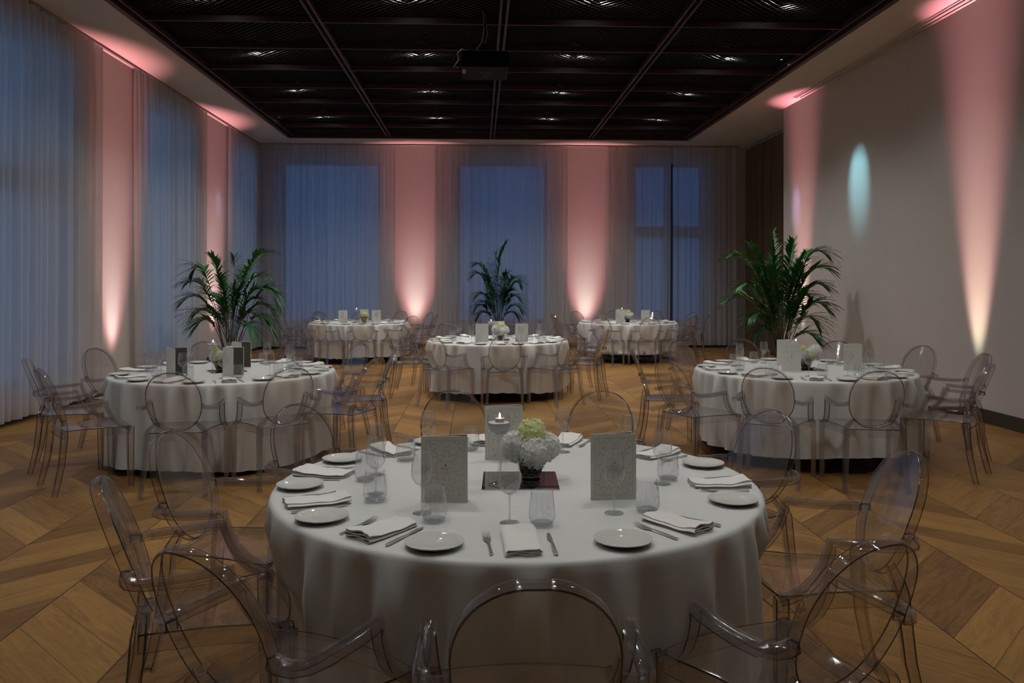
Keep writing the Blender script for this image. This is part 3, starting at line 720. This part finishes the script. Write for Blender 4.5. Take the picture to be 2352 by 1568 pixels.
# ---------------------------------------------------------------- palms
def frond_mesh(pts, leaf_from, n_l, ll, seed, wd=.022):
    rnd = random.Random(seed); P0, P1, P2 = [Vector(p) for p in pts]; s = MB()
    B = lambda t: P0*(1-t)**2 + P1*2*t*(1-t) + P2*t*t
    D = lambda t: ((P1-P0)*(1-t) + (P2-P1)*t).normalized()
    ts = [i/10 for i in range(11)]
    s.tube([B(t) for t in ts], [.007*(1-.75*t) for t in ts], 5, 1)
    for i in range(n_l):
        t = leaf_from + (1-leaf_from)*(i+.5)/n_l; q = (t-leaf_from)/(1-leaf_from)
        T = D(t); side0 = T.cross(Vector((0,0,1)))
        if side0.length < .05: side0 = Vector((1,0,0))
        side0.normalize(); up = side0.cross(T)
        ln = ll*(.55+.75*math.sin(PI*min(1, .15+q*.8)))*rnd.uniform(.85,1.1)
        for sg in (1, -1):
            dr = (T*(.55+.7*q) + side0*sg*(.95-.35*q) + up*rnd.uniform(.05,.4)).normalized()
            o0 = B(t); pr = None; k = 5; drop = rnd.uniform(.35,.75)
            ws = [.25,.9,1,.7,.3,.0]; W_ = wd*rnd.uniform(.8,1.15); nrm = dr.cross(Vector((0,0,1))); 
            if nrm.length < .05: nrm = Vector((1,0,0))
            nrm.normalize(); base = len(s.v)
            for j in range(k+1):
                u = j/k; c = o0 + dr*ln*u + Vector((0,0,-1))*drop*ln*u*u*.75
                wv = nrm*W_*.5*ws[j]
                s.v += [tuple(c-wv), tuple(c+Vector((0,0,-.12*W_))), tuple(c+wv)]
            for j in range(k):
                a = base+j*3; s.f += [(a,a+1,a+4,a+3),(a+1,a+2,a+5,a+4)]; s.m += [0,0]
    me = s.mesh('frond', [M_leaf, M_stem], None, False); me.polygons.foreach_set('use_smooth', [True]*len(me.polygons)); return me
def palm(loc, label, fr, px, seed, ll, potz=.0, wd=.036, nl=20):
    """fr: frond tips (dx, z, bend x, bend z); fronds rise from the pot"""
    root = thing('potted_palm', label, 'palm', loc, 0, 'potted palms')
    s = MB(); s.lathe([(0,0),(.15,0),(.20,.34),(.21,.36),(.195,.36),(.18,.31),(0,.31)], 28); ob('pot', s.mesh('palm_pot', [M_pot], 40), root)
    s = MB(); s.lathe([(0,.32),(.182,.318)], 20); ob('soil', s.mesh('palm_soil', [M_soil], None), root)
    rnd = random.Random(seed)
    for i, (dx, z, bx, bz) in enumerate(fr):
        dy = rnd.uniform(-.28,.28); x0 = rnd.uniform(-.07,.07); y0 = rnd.uniform(-.07,.07)
        me = frond_mesh([(x0,y0,.30),(bx,dy*.4,bz),(dx,dy,z)], .42, nl, ll*rnd.uniform(.85,1.1), seed*50+i, wd)
        ob('frond', me, root)
    return root
palm((-3.92,13.0,0), 'bushy potted palm with wide arching fronds before a pink window pillar', [
 (.62,2.03,.18,2.0),(-.60,1.72,-.35,2.15),(-.25,1.95,-.1,1.75),(.50,1.62,.2,1.9),(.70,1.25,.5,1.95),(-.68,1.55,-.3,1.75),(-.66,1.28,-.3,1.6),(-.6,1.05,-.25,1.35),
 (.60,1.45,.15,1.6),(.62,1.05,.35,1.6),(.2,1.8,.05,1.5),(-.15,1.6,0,1.4),(.62,.8,.4,1.45),(.35,1.3,.1,1.3),(-.35,1.35,-.1,1.3),(.1,1.45,.05,1.2),(-.45,.9,-.25,1.2),(.45,.75,.3,1.25),(-.3,1.15,-.1,1.1),(.05,1.95,.1,1.5),(.3,1.05,.1,1.2),(-.1,1.25,0,1)],
 144, 3, .30)
palm((.42,18.2,0), 'slim tall potted palm before the wide sheer curtain between pillars', [
 (.18,2.42,-.12,1.9),(-.05,2.2,-.1,1.5),(-.50,1.95,-.2,2.15),(-.52,1.72,-.25,1.95),(.45,1.62,.2,1.85),(.5,1.5,.3,1.8),(-.3,1.7,-.1,1.5),(.2,1.75,.1,1.5),(-.45,1.25,-.2,1.5),(.45,1.2,.2,1.45),
 (-.5,.95,-.25,1.3),(.5,.95,.25,1.3),(-.2,1.45,-.05,1.2),(.2,1.4,.05,1.2),(.42,.8,.2,1.1),(-.42,.8,-.2,1.1),(0,1.6,0,1.2),(.1,1.3,.1,1),(-.15,1.95,-.15,1.4),(.3,1.35,.1,1.3),(-.3,1.1,-.1,1.1)],
 104, 5, .28, nl=26, wd=.03)
palm((4.52,12.0,0), 'dense dark-green potted palm before the pale wall with the cyan spot', [
 (-.72,1.95,-.3,2.05),(-.72,1.5,-.35,1.75),(-.45,2.1,-.2,1.8),(-.1,2.3,-.05,1.6),(.12,2.15,.05,1.6),(.68,2.0,.2,2.25),(.60,1.75,.25,2.0),(.62,1.5,.3,1.75),(.6,1.2,.3,1.5),(-.7,1.3,-.3,1.55),
 (-.55,1.05,-.25,1.3),(.55,.95,.3,1.3),(-.2,1.9,-.1,1.5),(.2,1.8,.1,1.4),(0,1.7,0,1.3),(-.3,1.5,-.1,1.3),(.35,1.5,.15,1.3),(-.4,.85,-.2,1.1),(.45,1.35,.2,1.5),(.4,.75,.2,1),(-.25,1.2,-.1,1),(.2,1.2,.1,1),(-.05,1.4,0,1.1),(.3,1.95,.1,1.6),(-.3,1.75,-.15,1.5)],
 156, 9, .32, wd=.042, nl=21)

# ---------------------------------------------------------------- projector
pr = thing('projector', 'black ceiling projector hanging on a pole below the wire-mesh ceiling', 'projector', (.07,9.35,4.03))
s = MB(); s.sweep([(0,0,.1),(0,.62,.1)], [(1,0,0)]*2, [(-.27,-.075),(-.255,-.095),(.255,-.095),(.27,-.075),(.27,.075),(.255,.09),(-.255,.09),(-.27,.075)]); ob('body', s.mesh('projector_body', [M_proj], 30), pr)
s = MB(); s.box(-.02,.02,.28,.32,.19,.78); s.box(-.12,.12,.2,.4,.19,.21); ob('ceiling_pole', s.mesh('projector_pole', [M_blkmetal]), pr)
s = MB(); s.tube([(-.02,.27,.74),(-.01,.2,.5),(-.03,.12,.33),(-.10,.05,.21)], .006, 6); s.tube([(.0,.27,.7),(.03,.2,.45),(.0,.1,.3)], .004, 6); s.tube([(-.2,.02,.2),(-.27,.0,.205),(-.32,.02,.16),(-.30,.05,.1),(-.36,.1,.03),(-.30,.12,.02)], .005, 6); ob('cable', s.mesh('projector_cable', [pbr('cable_grey', (.2,.2,.2), .4)], 60), pr)
s = MB(); s.box(-.262,-.225,.12,.30,.0035,.0065); ob('sticker', s.mesh('projector_sticker', [M_sticker]), pr)
s = MB()
for k in range(11):
    if k != 3: s.box(-.06+k*.014,-.06+k*.014+.009,.25,.262,.0035,.0065)
s.box(-.02,.03,.45,.47,.0035,.0065); ob('printed_marks', s.mesh('projector_marks', [M_grey]), pr)

# ---------------------------------------------------------------- lamps in the ceiling
def spot(name, loc, target, power, col, size, blend, rad=.03, fall=None, hide=False):
    l = bpy.data.lights.new(name, 'SPOT'); l.energy = power; l.color = col; l.spot_size = R(size); l.spot_blend = blend; l.shadow_soft_size = rad
    o = bpy.data.objects.new(name, l); C.objects.link(o); o.location = loc
    o.rotation_euler = (Vector(target)-Vector(loc)).to_track_quat('-Z', 'Y').to_euler()
    if fall:
        l.use_nodes = True; nt = l.node_tree; em = next(n for n in nt.nodes if n.type == 'EMISSION')
        f = nt.nodes.new('ShaderNodeLightFalloff'); f.inputs['Strength'].default_value = 1; nt.links.new(f.outputs[fall], em.inputs['Strength'])
    return o
def make_down():
    root = ob('ceiling_downlight', None); root['category'] = 'downlight'
    s = MB(); s.lathe([(.07,.01),(.076,.01),(.078,.045),(.04,.06),(0,.062),(0,.055),(.04,.052),(.068,.04)], 24, closed=False); ob('housing', s.mesh('downlight_housing', [M_blkmetal], 40), root)
    s = MB(); s.lathe([(0,.030),(.06,.029),(.06,.033),(0,.034)], 20); ob('lens', s.mesh('downlight_lens', [M_lampon], None), root); return root
down = Kit(make_down())
LX = [-3.12,-.85,1.40,3.62]; LY = [18.2-1.147*(k*2+1.5) for k in range(8)]
ordn = ['first','second','third','fourth','fifth','sixth','seventh','eighth']; crn = ['first','second','third','fourth']
ZL = CE+.21
for j, y in enumerate(LY):
    for i, x in enumerate(LX):
        ZL = CE+(.165 if j < 2 else .21)
        down.put('white downlight above the mesh, %s from the window wall, %s row from back' % (crn[i], ordn[j]), (x,y,ZL), 0, 'downlights above the ceiling mesh')
        p = [185,200,215,165,55,172,90,24][j] * (1, 1, 1, .75)[i if j > 3 else 0]
        if j >= 6 and i in (0, 3): continue
        spot('downlight_beam', (x,y,ZL+.025), (x,y,0), p, (1.0,.985,.93), 120 if j < 6 else 100, 1.0, .045)
# ---------------------------------------------------------------- uplights
def make_up():
    root = ob('floor_uplight', None); root['category'] = 'uplight'
    s = MB(); s.lathe([(0,0),(.085,0),(.095,.02),(.095,.10),(.085,.12),(.078,.12),(.075,.09),(0,.09)], 24); ob('housing', s.mesh('uplight_housing', [M_blkmetal], 40), root)
    s = MB(); s.lathe([(0,.095),(.072,.095),(.072,.101),(0,.101)], 20); ob('lens', s.mesh('uplight_lens', [M_upon], None), root)
    s = MB(); s.tube([(-.11,0,.0),(-.11,0,.10)], .006); s.tube([(.11,0,.0),(.11,0,.10)], .006); s.tube([(-.11,0,.06),(-.09,0,.06)], .01); s.tube([(.11,0,.06),(.09,0,.06)], .01); ob('bracket', s.mesh('uplight_bracket', [M_blkmetal], 40), root)
    return root
up = Kit(make_up())
PINK = (1.0,.365,.385); WARM = (1.0,.85,.62)
ups = [((-1.49,YB-.38),(0,1),'pink uplight at the foot of the pillar between corner curtain and wide curtain',1.0),
       ((2.53,YB-.38),(0,1),'pink uplight at the foot of the pillar beside the black curtain gap',1.0),
       ((XL+.38,11.77),(-1,0),'pink uplight at the foot of the window-wall pillar nearer the camera',1.0),
       ((XL+.38,16.15),(-1,0),'pink uplight at the foot of the window-wall pillar behind the bushy palm',1.0),
       ((XR-.27,9.0),(1,0),'pink uplight on the floor under the blank wall, behind clear chairs',1.0),
       ((XR-.27,14.0),(1,0),'pink uplight on the floor behind the dense palm',.8)]
def tilt(x, y, dx, dy, deg): return (x+dx*math.tan(R(deg)), y+dy*math.tan(R(deg)), 1.13)
for (x, y), (dx, dy), lb, k in ups:
    up.put(lb, (x,y,0), 0, 'floor uplights')
    spot('uplight_pink_beam', (x,y,.13), tilt(x,y,dx,dy,9 if dx > 0 else 18), (150 if dx > 0 else 92)*k, (1,.31,.37) if dx > 0 else PINK, 27 if dx > 0 else 48, 1.0, .05, 'Constant')
    spot('uplight_core_helper', (x,y,.13), tilt(x,y,dx,dy,12 if dx > 0 else 20), (125 if dx > 0 else 62)*k, (.75,1,.62) if dx > 0 else (.55,1,.85), 23 if dx > 0 else 30, 1.0, .05, 'Linear')  # added lamp: whitens the foot of the pink glow as if overexposed
spot('cyan_spot_beam', (4.45,11.9,CE+.16), (XR,11.9,3.1), 260, (.36,.88,1.0), 22, 1.0, .02)
spot('blue_spot_beam', (4.45,14.3,CE+.16), (XR,14.3,2.9), 170, (.45,.5,1.0), 12, 1.0, .02)
spot('blue_spot_beam', (-3.95,16.5,CE+.16), (XL,16.5,3.2), 100, (.4,.55,1.0), 12, 1.0, .02)

# ---------------------------------------------------------------- world, colour
w = bpy.data.worlds.new('dusk'); sc.world = w; w.use_nodes = True
bg = next(n for n in w.node_tree.nodes if n.type == 'BACKGROUND'); wn_ = w.node_tree; bg.inputs[1].default_value = 1
# dusk sky: last light on the window-wall side, deep blue elsewhere
tcw = wn_.nodes.new('ShaderNodeTexCoord'); spw = wn_.nodes.new('ShaderNodeSeparateXYZ'); mrw = wn_.nodes.new('ShaderNodeMapRange'); mxw = wn_.nodes.new('ShaderNodeMix'); mxw.data_type = 'RGBA'
wn_.links.new(tcw.outputs['Generated'], spw.inputs[0]); wn_.links.new(spw.outputs[0], mrw.inputs['Value'])
mrw.inputs['From Min'].default_value = .1; mrw.inputs['From Max'].default_value = -.8
wn_.links.new(mrw.outputs[0], mxw.inputs['Factor']); mxw.inputs['A'].default_value = (.016,.068,.21,1); mxw.inputs['B'].default_value = (.055,.155,.30,1)
wn_.links.new(mxw.outputs['Result'], bg.inputs[0])
sc.view_settings.view_transform = 'Standard'; sc.view_settings.look = 'None'; sc.view_settings.gamma = 1; sc.view_settings.exposure = .16; sc.view_settings.use_curve_mapping = False
cy = sc.cycles
cy.use_denoising = True
try: cy.denoiser = 'OPENIMAGEDENOISE'
except Exception: pass
cy.max_bounces = 7; cy.diffuse_bounces = 3; cy.glossy_bounces = 3; cy.transmission_bounces = 6; cy.transparent_max_bounces = 40; cy.volume_bounces = 0
cy.caustics_reflective = False; cy.caustics_refractive = False; cy.sample_clamp_indirect = 3; cy.blur_glossy = .5
cy.use_light_tree = False; cy.use_adaptive_sampling = True; cy.adaptive_threshold = .02
